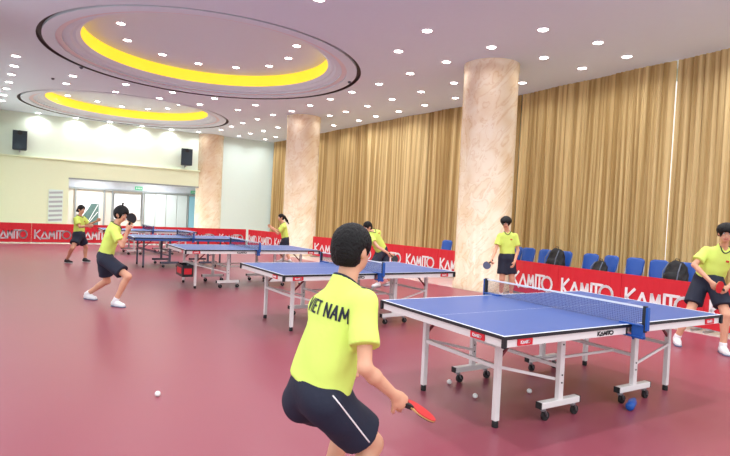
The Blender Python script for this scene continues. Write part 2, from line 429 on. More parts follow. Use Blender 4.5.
# ------------------------------------------------------------------ red court barriers
def barrier(a, b, h, label, grey=False):
    a, b = Vector((a[0], a[1], 0)), Vector((b[0], b[1], 0))
    L = (b - a).length
    ang = math.atan2(b.y - a.y, b.x - a.x)
    t = thing('court_barrier', label, 'barrier', a, ang, 'red court barriers round the playing area')
    bm = BM(); G = 0.003
    # fabric, slightly uneven along the top
    n = 14
    prev = None
    for i in range(n + 1):
        x = G + (L - 2 * G) * i / n; dy = .006 * math.sin(i * 1.9)
        vs = [bm.verts.new((x, -.012 + dy, .035)), bm.verts.new((x, -.012 - dy, h)), bm.verts.new((x, .012 + dy, h)), bm.verts.new((x, .012 - dy, .035))]
        if prev:
            for k in range(4): bm.faces.new((prev[k], vs[k], vs[(k + 1) % 4], prev[(k + 1) % 4]))
        else: bm.faces.new(vs)
        prev = vs
    bm.faces.new(list(reversed(prev)))
    bmesh.ops.recalc_face_normals(bm, faces=bm.faces)
    obj('banner', bm, M_RED, t)
    bm = BM()
    for x in (.09, L - .09): box(bm, x - .012, x + .012, -.16, .16, -.009, .02)
    box(bm, .02, L - .02, -.01, .01, .02, .04)
    obj('foot_frame', bm, M_STEEL, t)
    bm = BM()
    strokes(bm, L * .06, h * .24, L * .84, h * .42, -.022, .047)
    obj('lettering', bm, M_GREYPRINT if grey else M_WHITE, t)
BH = 0.72
ordn = ['first', 'second', 'third', 'fourth', 'fifth', 'sixth', 'seventh', 'eighth', 'ninth', 'tenth']
near = [(9.00, 8.14), (8.86, 6.78), (8.80, 5.42), (8.76, 4.04), (8.74, 2.66), (8.72, 1.28)]
for i, (a, b) in enumerate(zip(near, near[1:])):
    barrier(a, b, BH, 'red court barrier with white wordmark, %s from the big marble column towards the camera' % ordn[i])
far = [(9.47, 9.8), (9.44, 11.17), (9.30, 12.54), (9.12, 13.91), (8.94, 15.3), (8.52, 17.08)]
for i in range(5):
    barrier(far[i + 1], far[i], BH, 'red court barrier with white wordmark beside the curtains, %s beyond the big marble column' % ordn[i])
side = [(8.45, 18.75), (8.25, 20.1), (8.05, 21.4), (7.93, 22.25)]
for i in range(3):
    barrier(side[i + 1], side[i], BH, 'red court barrier %s past the farther round column, before the back corner' % ['just', 'second', 'third'][i])
xs = [-1.30, -0.12, 1.28, 2.68, 4.08, 5.48, 6.62, 7.88]
for i in range(7):
    barrier((xs[i], 22.45), (xs[i + 1], 22.45), BH, 'red court barrier of the back row with pale wordmark, %s from the side wall' % ordn[i], grey=i in (0, 1))

# ------------------------------------------------------------------ tennis tables
TL, TW, TH = 1.37, 0.7625, 0.76
def make_table(label, frame_m, leg_m, group):
    t = thing('tennis_table', label, 'table', (0, 0, 0), 0, group)
    for s in (-1, 1):
        bm = BM()
        x0, x1 = (0.004, TL) if s > 0 else (-TL, -0.004)
        e = .02
        xs_ = [x0, x1 - e, x1] if s > 0 else [x0, x0 + e, x1]
        ys_ = [-TW, -TW + e, -.002, .002, TW - e, TW]
        grid = [[bm.verts.new((x, y, TH)) for y in ys_] for x in xs_]
        for i in range(2):
            for j in range(5):
                f = bm.faces.new((grid[i][j], grid[i + 1][j], grid[i + 1][j + 1], grid[i][j + 1]))
                endstrip = (i == 1) if s > 0 else (i == 0)
                f.material_index = 1 if (endstrip or j in (0, 2, 4)) else 0
        box(bm, x0, x1, -TW, TW, TH - .024, TH - .0008, 2)
        top = obj('tabletop', bm, [M_TBLUE, M_TLINE, M_TBLACK], t)
        bm = BM(); a = .012; q = .022
        xo = s * (TL - a); xi = s * .03
        box(bm, min(xo, xo - s * q), max(xo, xo - s * q), -TW + a, TW - a, TH - .078, TH - .0245)
        for sy in (-1, 1):
            y0 = sy * (TW - a); y1 = y0 - sy * q
            box(bm, min(xi, xo), max(xi, xo), min(y0, y1), max(y0, y1), TH - .078, TH - .0245)
        box(bm, min(xi, xi + s * q), max(xi, xi + s * q), -TW + a, TW - a, TH - .078, TH - .0245)
        obj('apron', bm, frame_m, top)
        for sy in (-1, 1):   # black corner guards
            bm = BM(); cx, cy = s * TL, sy * TW
            box(bm, cx - .022, cx + .006, cy - .022, cy + .006, TH - .08, TH - .0005, bev=.004) if s > 0 and sy > 0 else \
            box(bm, cx - .006 if s < 0 else cx - .022, cx + .022 if s < 0 else cx + .006, cy - .006 if sy < 0 else cy - .022, cy + .022 if sy < 0 else cy + .006, TH - .08, TH - .0005, bev=.004)
            obj('corner_guard', bm, M_TBLACK, top)
        if frame_m is M_TWHITE:
            # red maker's plates with tiny wordmark
            bm = BM(); xc = s * (TL - .20)
            box(bm, xc - .07, xc + .07, -TW + .003, -TW + .011, TH - .072, TH - .026)
            o = obj('name_plate', bm, M_RED, top)
            bm = BM(); strokes(bm, xc - .045, TH - .058, .09, .02, -TW + .002, .0045, .002)
            obj('plate_lettering', bm, M_WHITE, top)
            bm = BM(); yc = .50 * s
            box(bm, s * TL - .011 * s if s > 0 else s * TL + .003, s * TL - .003 if s > 0 else s * TL + .011, yc - .07, yc + .07, TH - .072, TH - .026)
            obj('name_plate', bm, M_RED, top)
            bm = BM(); strokes(bm, -.045, TH - .058, .09, .02, 0, .0045, .002)
            xform(bm, Matrix.Translation((s * (TL - .001), yc, 0)) @ Matrix.Rotation(math.pi / 2 * s, 4, 'Z'))
            obj('plate_lettering', bm, M_WHITE, top)
            if s < 0:
                bm = BM(); strokes(bm, -.40, TH - .066, .19, .028, -TW + .010, .008, .003)
                obj('frame_lettering', bm, M_TBLACK, top)
        # end legs
        for sy in (-1, 1):
            x, y = s * 1.09, sy * .44
            bm = BM(); box(bm, x - .021, x + .021, y - .021, y + .021, .05, TH - .03, bev=.004)
            lg = obj('leg', bm, leg_m, t)
            bm = BM(); lathe(bm, [(.012, .052), (.019, .05), (.024, .035), (.024, .001), (.02, 0.0)], 14, x, y, cap_top=True)
            obj('rubber_foot', bm, M_RUBBER, lg)
            bm = BM(); bar(bm, (s * .90, y, TH - .08), (x, y, .50), .014, .02); obj('brace', bm, M_BRACE, t)
            # rail from end leg to wheel leg
            bm = BM(); bar(bm, (x, y + sy * .02, .45), (s * .50, y + sy * .03, .30), .012, .022); obj('rail', bm, leg_m, t)
            # wheel leg
            x, y = s * .48, sy * .50
            bm = BM(); box(bm, x - .026, x + .026, y - .02, y + .02, .12, TH - .03, bev=.004)
            for zz in (.28, .34, .58): tube(bm, [(x, y - .024, zz), (x, y + .024, zz)], .007, 8, 1)
            wl = obj('leg', bm, [leg_m, M_RUBBER], t)
            bm = BM(); box(bm, x - .22, x + .22, y - .028, y + .028, .10, .15, bev=.006)
            for e2 in (-1, 1): box(bm, x + e2 * .222 - .006, x + e2 * .222 + .006, y - .027, y + .027, .101, .149, 1)
            obj('foot_bar', bm, [leg_m, M_RUBBER], wl)
            for e2 in (-1, 1):
                cx = x + e2 * .17
                bm = BM()
                bar(bm, (cx, y, .105), (cx, y, .075), .03, .03)
                for d in (-.018, .018): bar(bm, (cx, y + d, .085), (cx + .022, y + d, .036), .022, .004)
                tube(bm, [(cx + .022, y - .012, .036), (cx + .022, y + .012, .036)], .036, 18, 1)
                obj('caster', bm, [M_STEEL, M_RUBBER], wl)
        bm = BM(); bar(bm, (s * 1.09, -.44, .44), (s * 1.09, .44, .44), .022, .03); obj('crossbar', bm, leg_m, t)
        bm = BM(); bar(bm, (s * .48, -.5, .40), (s * .48, .5, .40), .02, .028); obj('crossbar', bm, leg_m, t)
        bm = BM(); bar(bm, (s * 1.09, -.44, TH - .06), (s * 1.09, .44, TH - .06), .03, .03); bar(bm, (s * .48, -.5, TH - .06), (s * .48, .5, TH - .06), .03, .03)
        obj('under_rail', bm, leg_m, t)
    # linkage between the halves
    for sy in (-.3, .3):
        bm = BM(); bar(bm, (-.48, sy, .40), (.48, sy, .40), .014, .02)
        obj('linkage', bm, leg_m, t)
    # net
    bm = BM(); NW = .86; n = 116
    for i in range(n + 1):
        y = -NW + 2 * NW * i / n; bar(bm, (0, y, TH + .004), (0, y, TH + .146), .0016, .0016)
    for k in range(10):
        z = TH + .006 + k * .0143; bar(bm, (0, -NW, z), (0, NW, z), .0016, .0016)
    net = obj('net', bm, M_NET, t)
    bm = BM(); box(bm, -.004, .004, -NW, NW, TH + .14, TH + .1545); obj('net_tape', bm, M_TLINE, net)
    for sy in (-1, 1):
        bm = BM(); y = sy * (NW + .008)
        box(bm, -.014, .014, y - .014, y + .014, TH - .045, TH + .158, bev=.003)
        box(bm, -.016, .016, min(y + sy * .012, y + sy * .03), max(y + sy * .012, y + sy * .03), TH - .03, TH + .15, 1, bev=.003)
        post = obj('net_post', bm, [M_TBLACK, M_CLAMP], t)
        bm = BM()
        box(bm, -.03, .03, min(sy * (TW - .09), y), max(sy * (TW - .09), y), TH + .0005, TH + .012, bev=.003)
        box(bm, -.025, .025, min(sy * (TW - .05), y), max(sy * (TW - .05), y), TH - .094, TH - .082, bev=.003)
        box(bm, -.016, .016, min(sy * (TW + .01), y), max(sy * (TW + .01), y), TH - .1, TH + .005, bev=.003)
        tube(bm, [(0, sy * (TW + .02), TH - .09), (0, sy * (TW + .02), TH - .115)], .010, 10)
        obj('clamp', bm, M_CLAMP, post)
    return t
T1 = make_table('blue tennis table nearest the camera, white frame with red name plates', M_TWHITE, M_TWHITE, 'blue tennis tables in a row')
tabs = [((4.012, 3.117), -.031, None), ((3.893, 6.594), .008, 'blue tennis table directly behind the large foreground player, white legs'),
        ((3.671, 10.534), .010, 'blue tennis table in the middle of the row, a red crate at its leg'),
        ((3.08, 18.1), .010, 'farthest tennis table, in front of the back row of barriers')]
for i, (c, a, lab) in enumerate(tabs):
    o = T1 if i == 0 else copy_tree(T1)
    o.location = (c[0], c[1], 0); o.rotation_euler = (0, 0, a)
    if lab: o['label'] = lab
T4 = make_table('tennis table with blue frame and dark legs', M_TBLUEFRAME, M_TDARKLEG, 'blue tennis tables in a row')
T4.location = (3.36, 14.3, 0); T4.rotation_euler = (0, 0, .01)
# crate hanging at the leg of the third table
t = thing('storage_crate', 'dark crate with red front hung at the end of the middle table', 'crate', (2.45, 10.35, .22))
bm = BM(); w, d, h = .10, .26, .22
for (x0, x1, y0, y1, z0, z1) in ((-w, w, -d, d, 0, .01), (-w, -w + .01, -d, d, .01, h), (w - .01, w, -d, d, .01, h), (-w + .01, w - .01, -d, -d + .01, .01, h), (-w + .01, w - .01, d - .01, d, .01, h)): box(bm, x0, x1, y0, y1, z0, z1)
obj('crate_body', bm, M_TBLACK, t)
bm = BM(); box(bm, -w - .006, -w - .0005, -.17, .17, .05, .16); box(bm, -.07, .07, -d - .006, -d - .0005, .05, .16); obj('front_label', bm, M_RED, t)
bm = BM()
for sy in (-1, 1): bar(bm, (-.0, sy * (d - .02), h - .01), (-.0, sy * (d - .02), .24), .012)
obj('hook', bm, M_STEEL, t)

# ------------------------------------------------------------------ balls and small things on the floor
for (x, y, lab) in [(0.86, 4.35, 'white ball alone on the open red floor'), (3.22, 3.24, 'white ball on the floor right behind the corner leg of the near table'),
                    (3.77, 3.13, 'white ball on the floor under the middle of the near table'), (3.27, 3.63, 'white ball touching the caster under the near table'),
                    (2.98, 14.75, 'white ball on the floor under the blue framed table')]:
    bm = BM(); bmesh.ops.create_uvsphere(bm, u_segments=20, v_segments=14, radius=.022 if y < 14 else .03)
    o = obj('table_tennis_ball', bm, M_BALL, None, True); o.location = (x, y, .022 if y < 14 else .03)
    tag(o, lab, 'ball', 'balls on the floor')
t = thing('water_bottle', 'blue bottle lying on the floor by the near table caster', 'bottle', (4.30, 2.50, .035), .4)
bm = BM(); lathe(bm, [(.001, -.11), (.028, -.11), (.034, -.10), (.034, .05), (.028, .08), (.014, .10), (.013, .12)], 20, cap_top=True)
xform(bm, Matrix.Rotation(math.pi / 2, 4, 'Y')); obj('bottle_body', bm, M_CLAMP, t, True)
bm = BM(); lathe(bm, [(.016, .12), (.016, .14)], 14, cap_top=True); xform(bm, Matrix.Rotation(math.pi / 2, 4, 'Y')); obj('cap', bm, M_TBLUEFRAME, t)

# ------------------------------------------------------------------ chairs and bags behind the barriers
def rounded_panel(bm, w0, w1, z0, z1, y0, y1, r, th, curve=.03, n=10):
    """a curved plastic shell; outline in x-z, y leans from y0 (low) to y1 (high)"""
    rows = 12; grid = []
    for j in range(rows + 1):
        tz = j / rows; z = z0 + (z1 - z0) * tz
        w = w0 + (w1 - w0) * tz
        d = min(tz, 1 - tz) * (z1 - z0)
        ins = r - math.sqrt(max(0, r * r - (r - d) ** 2)) if d < r else 0
        w -= ins
        grid.append([(w * (2 * i / n - 1), y0 + (y1 - y0) * tz + curve * ((2 * i / n - 1) ** 2 - 1), z) for i in range(n + 1)])
    def lay(off): return [[bm.verts.new((x, y + off, z)) for x, y, z in row] for row in grid]
    A, B = lay(0), lay(th)
    for G, fl in ((A, 0), (B, 1)):
        for a, b in zip(G, G[1:]):
            for i in range(n):
                q = (a[i], a[i + 1], b[i + 1], b[i]); bm.faces.new(q if not fl else tuple(reversed(q)))
    for j in range(rows):
        for i in (0, n): bm.faces.new((A[j][i], A[j + 1][i], B[j + 1][i], B[j][i]))
    for j in (0, rows):
        for i in range(n): bm.faces.new((A[j][i], A[j][i + 1], B[j][i + 1], B[j][i]))
    bmesh.ops.recalc_face_normals(bm, faces=bm.faces)
def make_chair():
    t = thing('plastic_chair', 'x', 'chair', (0, 0, 0), 0, 'blue chairs behind the barriers')
    # faces -y
    bm = BM(); rounded_panel(bm, .155, .18, .55, .935, .16, .26, .08, .012); obj('backrest', bm, M_CHAIR, t, True)
    bm = BM(); s = BM()
    rounded_panel(s, .17, .17, -.20, .22, 0, 0, .06, .014, curve=.02); xform(s, Matrix.Translation((0, 0, .45)) @ Matrix.Rotation(math.pi / 2, 4, 'X') @ Matrix.Scale(-1, 4, (0, 0, 1)))
    bmesh.ops.recalc_face_normals(s, faces=s.faces)
    bm.free(); obj('seat', s, M_CHAIR, t, True)
    for sx in (-1, 1):
        bm = BM(); tube(bm, [(sx * .175, -.22, -.009), (sx * .165, -.17, .425)], .011); obj('leg', bm, M_STEEL, t)
        bm = BM(); tube(bm, [(sx * .195, .26, -.009), (sx * .185, .17, .42), (sx * .178, .19, .60), (sx * .165, .262, .86)], .011); obj('leg', bm, M_STEEL, t)
        bm = BM(); tube(bm, [(sx * .165, -.17, .425), (sx * .185, .17, .425)], .011); obj('seat_rail', bm, M_STEEL, t)
    return t
CH = make_chair()
chs = [(8.81, 'empty blue plastic chair next to the standing player'), (8.32, 'empty blue plastic chair between the column side chair and the black backpack'),
       (7.80, 'blue plastic chair hidden under the large black backpack'), (7.12, 'blue plastic chair just past the large black backpack'),
       (6.68, 'blue plastic chair with a black bag slumped on it'), (6.08, 'empty blue plastic chair in the middle of the near row'),
       (5.61, 'empty blue plastic chair beside the grey strapped backpack'), (5.12, 'blue plastic chair under the grey strapped backpack'),
       (11.85, 'blue plastic chair seen past the big column among the far barriers'), (9.24, 'blue plastic chair under the dark bag, half hidden by the standing player')]
for i, (y, lab) in enumerate(chs):
    o = CH if i == 0 else copy_tree(CH)
    o.location = (10.15, y, 0); o.rotation_euler = (0, 0, -math.pi / 2 + [.25, .15, 0, .1, -.1, .2, .15, .1, .3, 0][i]); o['label'] = lab

def SDFBAG(): pass
# ------------------------------------------------------------------ implicit-surface modelling for figures and soft things
class Field:
    def __init__(s, lo, hi, h):
        s.h = h; s.lo = np.array(lo, float)
        s.n = np.ceil((np.array(hi, float) - s.lo) / h).astype(int) + 1
        s.D = np.full(s.n, 0.5, np.float32)
    def sub(s, lo, hi):
        a = np.clip(np.floor((np.array(lo) - s.lo) / s.h).astype(int), 0, s.n - 1); b = np.clip(np.ceil((np.array(hi) - s.lo) / s.h).astype(int) + 1, 1, s.n)
        sl = tuple(slice(i, j) for i, j in zip(a, b))
        ax = [s.lo[k] + s.h * np.arange(a[k], b[k]) for k in range(3)]
        return sl, ax
    def apply(s, f, lo, hi, k, op='u', m=.07):
        sl, ax = s.sub(np.array(lo) - m, np.array(hi) + m)
        if any(len(a) == 0 for a in ax): return
        X, Y, Z = np.meshgrid(*ax, indexing='ij')
        d = f(X, Y, Z).astype(np.float32); D = s.D[sl]
        if op == 'u':
            if k > 0:
                h = np.clip(.5 + .5 * (D - d) / k, 0, 1); s.D[sl] = D * (1 - h) + d * h - k * h * (1 - h)
            else: s.D[sl] = np.minimum(D, d)
        else:
            d = -d
            if k > 0:
                h = np.clip(.5 - .5 * (D - d) / k, 0, 1); s.D[sl] = D * (1 - h) + d * h + k * h * (1 - h)
            else: s.D[sl] = np.maximum(D, d)
    def cap(s, a, b, ra, rb, k=.02, op='u', sq=None):
        """tapered capsule; sq = (axis, factor) squashes the section along an axis"""
        a, b = np.array(a, float), np.array(b, float)
        R = max(ra, rb)
        def f(X, Y, Z):
            px, py, pz = X - a[0], Y - a[1], Z - a[2]; d = b - a
            if sq is not None:
                ax, fac = sq; ax = np.array(ax); g = 1 / fac - 1
                t = (px * ax[0] + py * ax[1] + pz * ax[2]) * g
                px, py, pz = px + t * ax[0], py + t * ax[1], pz + t * ax[2]
                d = d + ax * (d @ ax) * g
            L = d @ d
            t = np.clip((px * d[0] + py * d[1] + pz * d[2]) / max(L, 1e-9), 0, 1)
            q = np.sqrt((px - t * d[0]) ** 2 + (py - t * d[1]) ** 2 + (pz - t * d[2]) ** 2) - (ra + (rb - ra) * t)
            return q * (sq[1] * .5 + .5 if sq is not None else 1)
        s.apply(f, np.minimum(a, b) - R, np.maximum(a, b) + R, k, op)
    def ell(s, c, ax, r, k=.02, op='u'):
        c = np.array(c, float); A = [np.array(v, float) for v in ax]; R = max(r)
        def f(X, Y, Z):
            px, py, pz = X - c[0], Y - c[1], Z - c[2]; k0 = 0; k1 = 0
            for v, rr in zip(A, r):
                u = px * v[0] + py * v[1] + pz * v[2]; k0 = k0 + (u / rr) ** 2; k1 = k1 + (u / rr ** 2) ** 2
            k0 = np.sqrt(k0); k1 = np.sqrt(k1)
            return k0 * (k0 - 1) / np.maximum(k1, 1e-6)
        s.apply(f, c - R, c + R, k, op)
    def cut(s, p, n, k=0.0, near=None):
        """remove the side n points to, beyond point p; near = (centre, radius) limits it"""
        p, n = np.array(p, float), np.array(n, float)
        if near is None: lo, hi = s.lo, s.lo + s.n * s.h
        else: lo, hi = np.array(near[0]) - near[1], np.array(near[0]) + near[1]
        def f(X, Y, Z):
            d = -((X - p[0]) * n[0] + (Y - p[1]) * n[1] + (Z - p[2]) * n[2])
            if near is not None:
                c, R = near
                d = np.maximum(d, np.sqrt((X - c[0]) ** 2 + (Y - c[1]) ** 2 + (Z - c[2]) ** 2) - R)
            return d
        s.apply(f, lo, hi, k, 'd', m=0)
    def wrinkle(s, amp, freq, seed=0):
        ax = [s.lo[k] + s.h * np.arange(s.n[k]) for k in range(3)]
        X, Y, Z = np.meshgrid(*ax, indexing='ij')
        w = np.sin(X * freq + 1.3 * np.sin(Z * freq * .6 + seed) + seed) * np.sin(Y * freq * .9 + 1.7 * np.sin(Z * freq * .45)) + .6 * np.sin((X + Y - Z * 1.1) * freq * 1.3 + seed)
        s.D += (amp * w).astype(np.float32)
    def mesh(s, name):
        D = s.D; I = D < 0; nx, ny, nz = D.shape
        offs = [(i, j, k) for i in (0, 1) for j in (0, 1) for k in (0, 1)]
        cnt = sum(I[i:nx - 1 + i, j:ny - 1 + j, k:nz - 1 + k].astype(np.int8) for i, j, k in offs)
        act = (cnt > 0) & (cnt < 8)
        ci = np.argwhere(act)
        idx = -np.ones(act.shape, np.int64); idx[act] = np.arange(len(ci))
        V = np.stack([D[ci[:, 0] + i, ci[:, 1] + j, ci[:, 2] + k] for i, j, k in offs], 1)
        O = np.array(offs, float); acc = np.zeros((len(ci), 3)); num = np.zeros(len(ci))
        for a in range(8):
            for b in range(a + 1, 8):
                if np.abs(O[a] - O[b]).sum() != 1: continue
                m = (V[:, a] < 0) != (V[:, b] < 0)
                t = V[:, a] / np.where(m, V[:, a] - V[:, b], 1)
                acc += np.where(m[:, None], O[a] + (O[b] - O[a]) * t[:, None], 0); num += m
        P = s.lo + s.h * (ci + acc / num[:, None])
        F = []
        for ax in range(3):
            o = [1, 1, 1]; o[ax] = 0
            u, v = [k for k in range(3) if k != ax]
            sl0 = [slice(1, d - 1) for d in D.shape]; sl0[ax] = slice(0, D.shape[ax] - 1)
            sl1 = list(sl0); sl1[ax] = slice(1, D.shape[ax])
            ch = I[tuple(sl0)] != I[tuple(sl1)]
            e = np.argwhere(ch)
            if not len(e): continue
            e[:, u] += 1; e[:, v] += 1
            du = np.zeros(3, int); du[u] = 1; dv = np.zeros(3, int); dv[v] = 1
            g = lambda q: idx[q[:, 0], q[:, 1], q[:, 2]]
            q = np.stack([g(e - du - dv), g(e - dv), g(e), g(e - du)], 1)
            ins = I[e[:, 0], e[:, 1], e[:, 2]]
            flip = ins if ax != 1 else ~ins
            q = np.where(flip[:, None], q, q[:, ::-1])
            F.append(q)
        F = np.concatenate(F)
        me = bpy.data.meshes.new(name); me.from_pydata(P.tolist(), [], F.tolist()); me.update()
        s.P, s.F = P, F
        return me
    def merge(s, o, k):
        h = np.clip(.5 + .5 * (s.D - o.D) / k, 0, 1) if k > 0 else (s.D > o.D)
        s.D = (s.D * (1 - h) + o.D * h - k * h * (1 - h)).astype(np.float32)
def nrm(v): v = np.array(v, float); return v / np.linalg.norm(v)

# ------------------------------------------------------------------ people
POSES = {
    'P1': {'head': [1.262, 2.109, 1.348], 'neck': [1.219, 2.085, 1.174], 'pelvis': [1.102, 2.099, 0.689], 'sL': [1.161, 2.213, 1.063], 'sR': [1.227, 1.937, 1.128], 'eR': [1.169, 1.814, 0.877], 'wR': [1.333, 1.826, 0.738], 'eL': [1.291, 2.337, 0.789], 'wL': [1.429, 2.437, 0.69], 'hL': [1.084, 2.204, 0.631], 'hR': [1.111, 2.01, 0.671], 'kL': [1.426, 2.316, 0.47], 'kR': [1.341, 1.991, 0.46], 'aL': [1.232, 2.287, 0.09], 'aR': [1.093, 1.901, 0.09], 'face': [0.971, 0.238, 0.034], 'toe': [0.795, 0.593, -0.129]},
    'P2': {'head': [7.437, 3.224, 1.509], 'neck': [7.554, 3.287, 1.314], 'pelvis': [7.553, 3.455, 0.897], 'sR': [7.466, 3.459, 1.267], 'sL': [7.686, 3.179, 1.265], 'eR': [7.252, 3.494, 1.081], 'wR': [7.227, 3.269, 0.889], 'eL': [7.688, 3.079, 1.068], 'wL': [7.388, 3.143, 0.838], 'hR': [7.529, 3.528, 0.861], 'hL': [7.523, 3.355, 0.871], 'kR': [7.29, 3.527, 0.46], 'kL': [7.377, 3.142, 0.486], 'aR': [7.301, 3.676, 0.09], 'aL': [7.379, 3.155, 0.09], 'face': [-0.86, -0.5, -0.101], 'toe': [-0.729, -0.649, 0.216], 'toeR': [-0.808, -0.561, 0.18]},
    'P3': {'head': [7.884, 7.335, 1.516], 'neck': [7.953, 7.346, 1.319], 'pelvis': [7.959, 7.33, 0.822], 'sR': [7.832, 7.421, 1.253], 'sL': [8.042, 7.23, 1.268], 'eR': [7.731, 7.418, 0.993], 'wR': [7.522, 7.308, 0.805], 'eL': [8.101, 7.187, 0.994], 'wL': [7.933, 7.109, 0.764], 'hR': [7.896, 7.369, 0.779], 'hL': [7.993, 7.273, 0.788], 'kR': [7.849, 7.33, 0.406], 'kL': [8.001, 7.211, 0.417], 'aR': [7.916, 7.398, 0.09], 'aL': [8.048, 7.257, 0.09], 'face': [-0.741, -0.628, -0.24], 'toe': [-0.771, -0.623, 0.133]},
    'P4': {'head': [5.993, 9.46, 1.294], 'neck': [6.094, 9.453, 1.211], 'pelvis': [6.447, 9.516, 0.757], 'sR': [6.043, 9.424, 1.105], 'sL': [6.324, 9.545, 1.18], 'eR': [6.084, 9.157, 0.889], 'wR': [6.208, 8.958, 0.78], 'eL': [6.211, 9.667, 0.875], 'wL': [6.052, 9.644, 0.701], 'hR': [6.337, 9.466, 0.717], 'hL': [6.551, 9.568, 0.709], 'kR': [6.117, 9.362, 0.448], 'kL': [6.457, 9.442, 0.392], 'aR': [6.328, 9.457, 0.09], 'aL': [6.72, 9.565, 0.09], 'face': [-0.902, -0.154, -0.402], 'toe': [-0.983, -0.183, 0.014]},
    'P5': {'head': [6.282, 14.829, 1.371], 'neck': [6.339, 14.788, 1.178], 'pelvis': [6.417, 14.728, 0.698], 'sR': [6.421, 14.97, 1.082], 'sL': [6.287, 14.583, 1.094], 'eR': [6.23, 14.969, 0.954], 'wR': [6.085, 15.063, 1.068], 'eL': [6.141, 14.669, 0.876], 'wL': [5.998, 14.643, 0.993], 'hR': [6.433, 14.835, 0.661], 'hL': [6.39, 14.626, 0.673], 'kR': [6.325, 14.896, 0.381], 'kL': [6.4, 14.613, 0.358], 'aR': [6.385, 14.852, 0.09], 'aL': [6.509, 14.537, 0.09], 'face': [-0.999, 0.012, -0.04], 'toe': [-0.975, 0.221, -0.021]},
    'P6': {'head': [1.103, 8.75, 1.366], 'neck': [1.03, 8.791, 1.195], 'pelvis': [0.903, 8.859, 0.692], 'sR': [0.992, 8.613, 1.118], 'sL': [1.021, 8.995, 1.116], 'eR': [1.094, 8.449, 0.907], 'wR': [1.15, 8.42, 1.146], 'eL': [1.164, 9.054, 0.912], 'wL': [1.224, 8.903, 1.095], 'hR': [0.911, 8.735, 0.674], 'hL': [0.908, 8.972, 0.651], 'kR': [1.184, 8.441, 0.455], 'kL': [0.969, 9.044, 0.316], 'aR': [1.037, 8.524, 0.09], 'aL': [0.732, 9.305, 0.09], 'face': [0.482, -0.859, -0.174], 'toe': [0.605, -0.79, 0.099]},
    'P7': {'head': [0.972, 15.088, 1.357], 'neck': [0.934, 15.107, 1.177], 'pelvis': [0.937, 15.094, 0.709], 'sR': [0.852, 14.981, 1.114], 'sL': [1.031, 15.187, 1.128], 'eR': [0.935, 14.806, 0.924], 'wR': [1.094, 14.589, 0.962], 'eL': [1.155, 15.259, 0.963], 'wL': [1.333, 15.091, 1.078], 'hR': [0.9, 14.999, 0.663], 'hL': [0.978, 15.185, 0.654], 'kR': [0.789, 14.825, 0.398], 'kL': [1.121, 15.325, 0.377], 'aR': [0.693, 15.115, 0.09], 'aL': [1.108, 15.327, 0.09], 'face': [0.597, -0.799, -0.074], 'toe': [0.656, -0.751, 0.07]},
}
PADDLES = [
    ('red paddle in the hand of the foreground player', [1.39, 1.83, 0.69], [1.493, 1.839, 0.639], [-0.1, -0.25, 1], 'red', 'black'),
    ('red paddle held at the waist of the player beside the near table', [7.329, 3.156, 0.793], [7.224, 3.167, 0.838], [-0.6, -0.8, 0.1], 'red', 'black'),
    ('slate paddle hanging from the hand of the player by the column', [7.47, 7.281, 0.758], [7.385, 7.3, 0.684], [-0.5, -0.8, 0.35], 'slate', 'red'),
    ('black paddle raised in front of the crouching player', [1.167, 8.411, 1.219], [1.193, 8.367, 1.322], [-0.55, -0.83, 0.0], 'black', 'red'),
    ('black paddle in the hand of the bending player', [6.244, 8.9, 0.748], [6.311, 8.856, 0.666], [-0.3, -0.8, 0.4], 'black', 'red')]

def paddle(name_lab, grip, center, normal, front, back):
    """grip and blade centre in world space; normal of the front rubber"""
    g, c, n = np.array(grip, float), np.array(center, float), nrm(normal)
    d = nrm(c - g); n = nrm(n - d * (n @ d)); s = np.cross(d, n)
    M = Matrix(((s[0], n[0], d[0], c[0]), (s[1], n[1], d[1], c[1]), (s[2], n[2], d[2], c[2]), (0, 0, 0, 1)))
    t = thing('table_tennis_paddle', name_lab, 'paddle', (0, 0, 0), 0)
    t.matrix_world = M
    def disc(y0, y1, rx, rz, cut=-1.0):
        bm = BM(); N = 36
        pts = [(rx * math.cos(a), max(cut * rz, rz * math.sin(a))) for a in [2 * math.pi * k / N for k in range(N)]]
        A = [bm.verts.new((x, y0, z)) for x, z in pts]; B = [bm.verts.new((x, y1, z)) for x, z in pts]
        bm.faces.new(A); bm.faces.new(list(reversed(B)))
        for i in range(N): bm.faces.new((A[i], B[i], B[(i + 1) % N], A[(i + 1) % N]))
        bmesh.ops.recalc_face_normals(bm, faces=bm.faces)
        return bm
    bl = obj('blade', disc(-.003, .003, .076, .08), M_WOOD, t)
    obj('rubber', disc(.0032, .0062, .075, .079, -.72), front, bl)
    obj('rubber', disc(-.0062, -.0032, .075, .079, -.72), back, bl)
    bm = BM(); box(bm, -.014, .014, -.011, .011, -.165, -.062, bev=.005); obj('handle', bm, M_RUBBER, t)
    return t

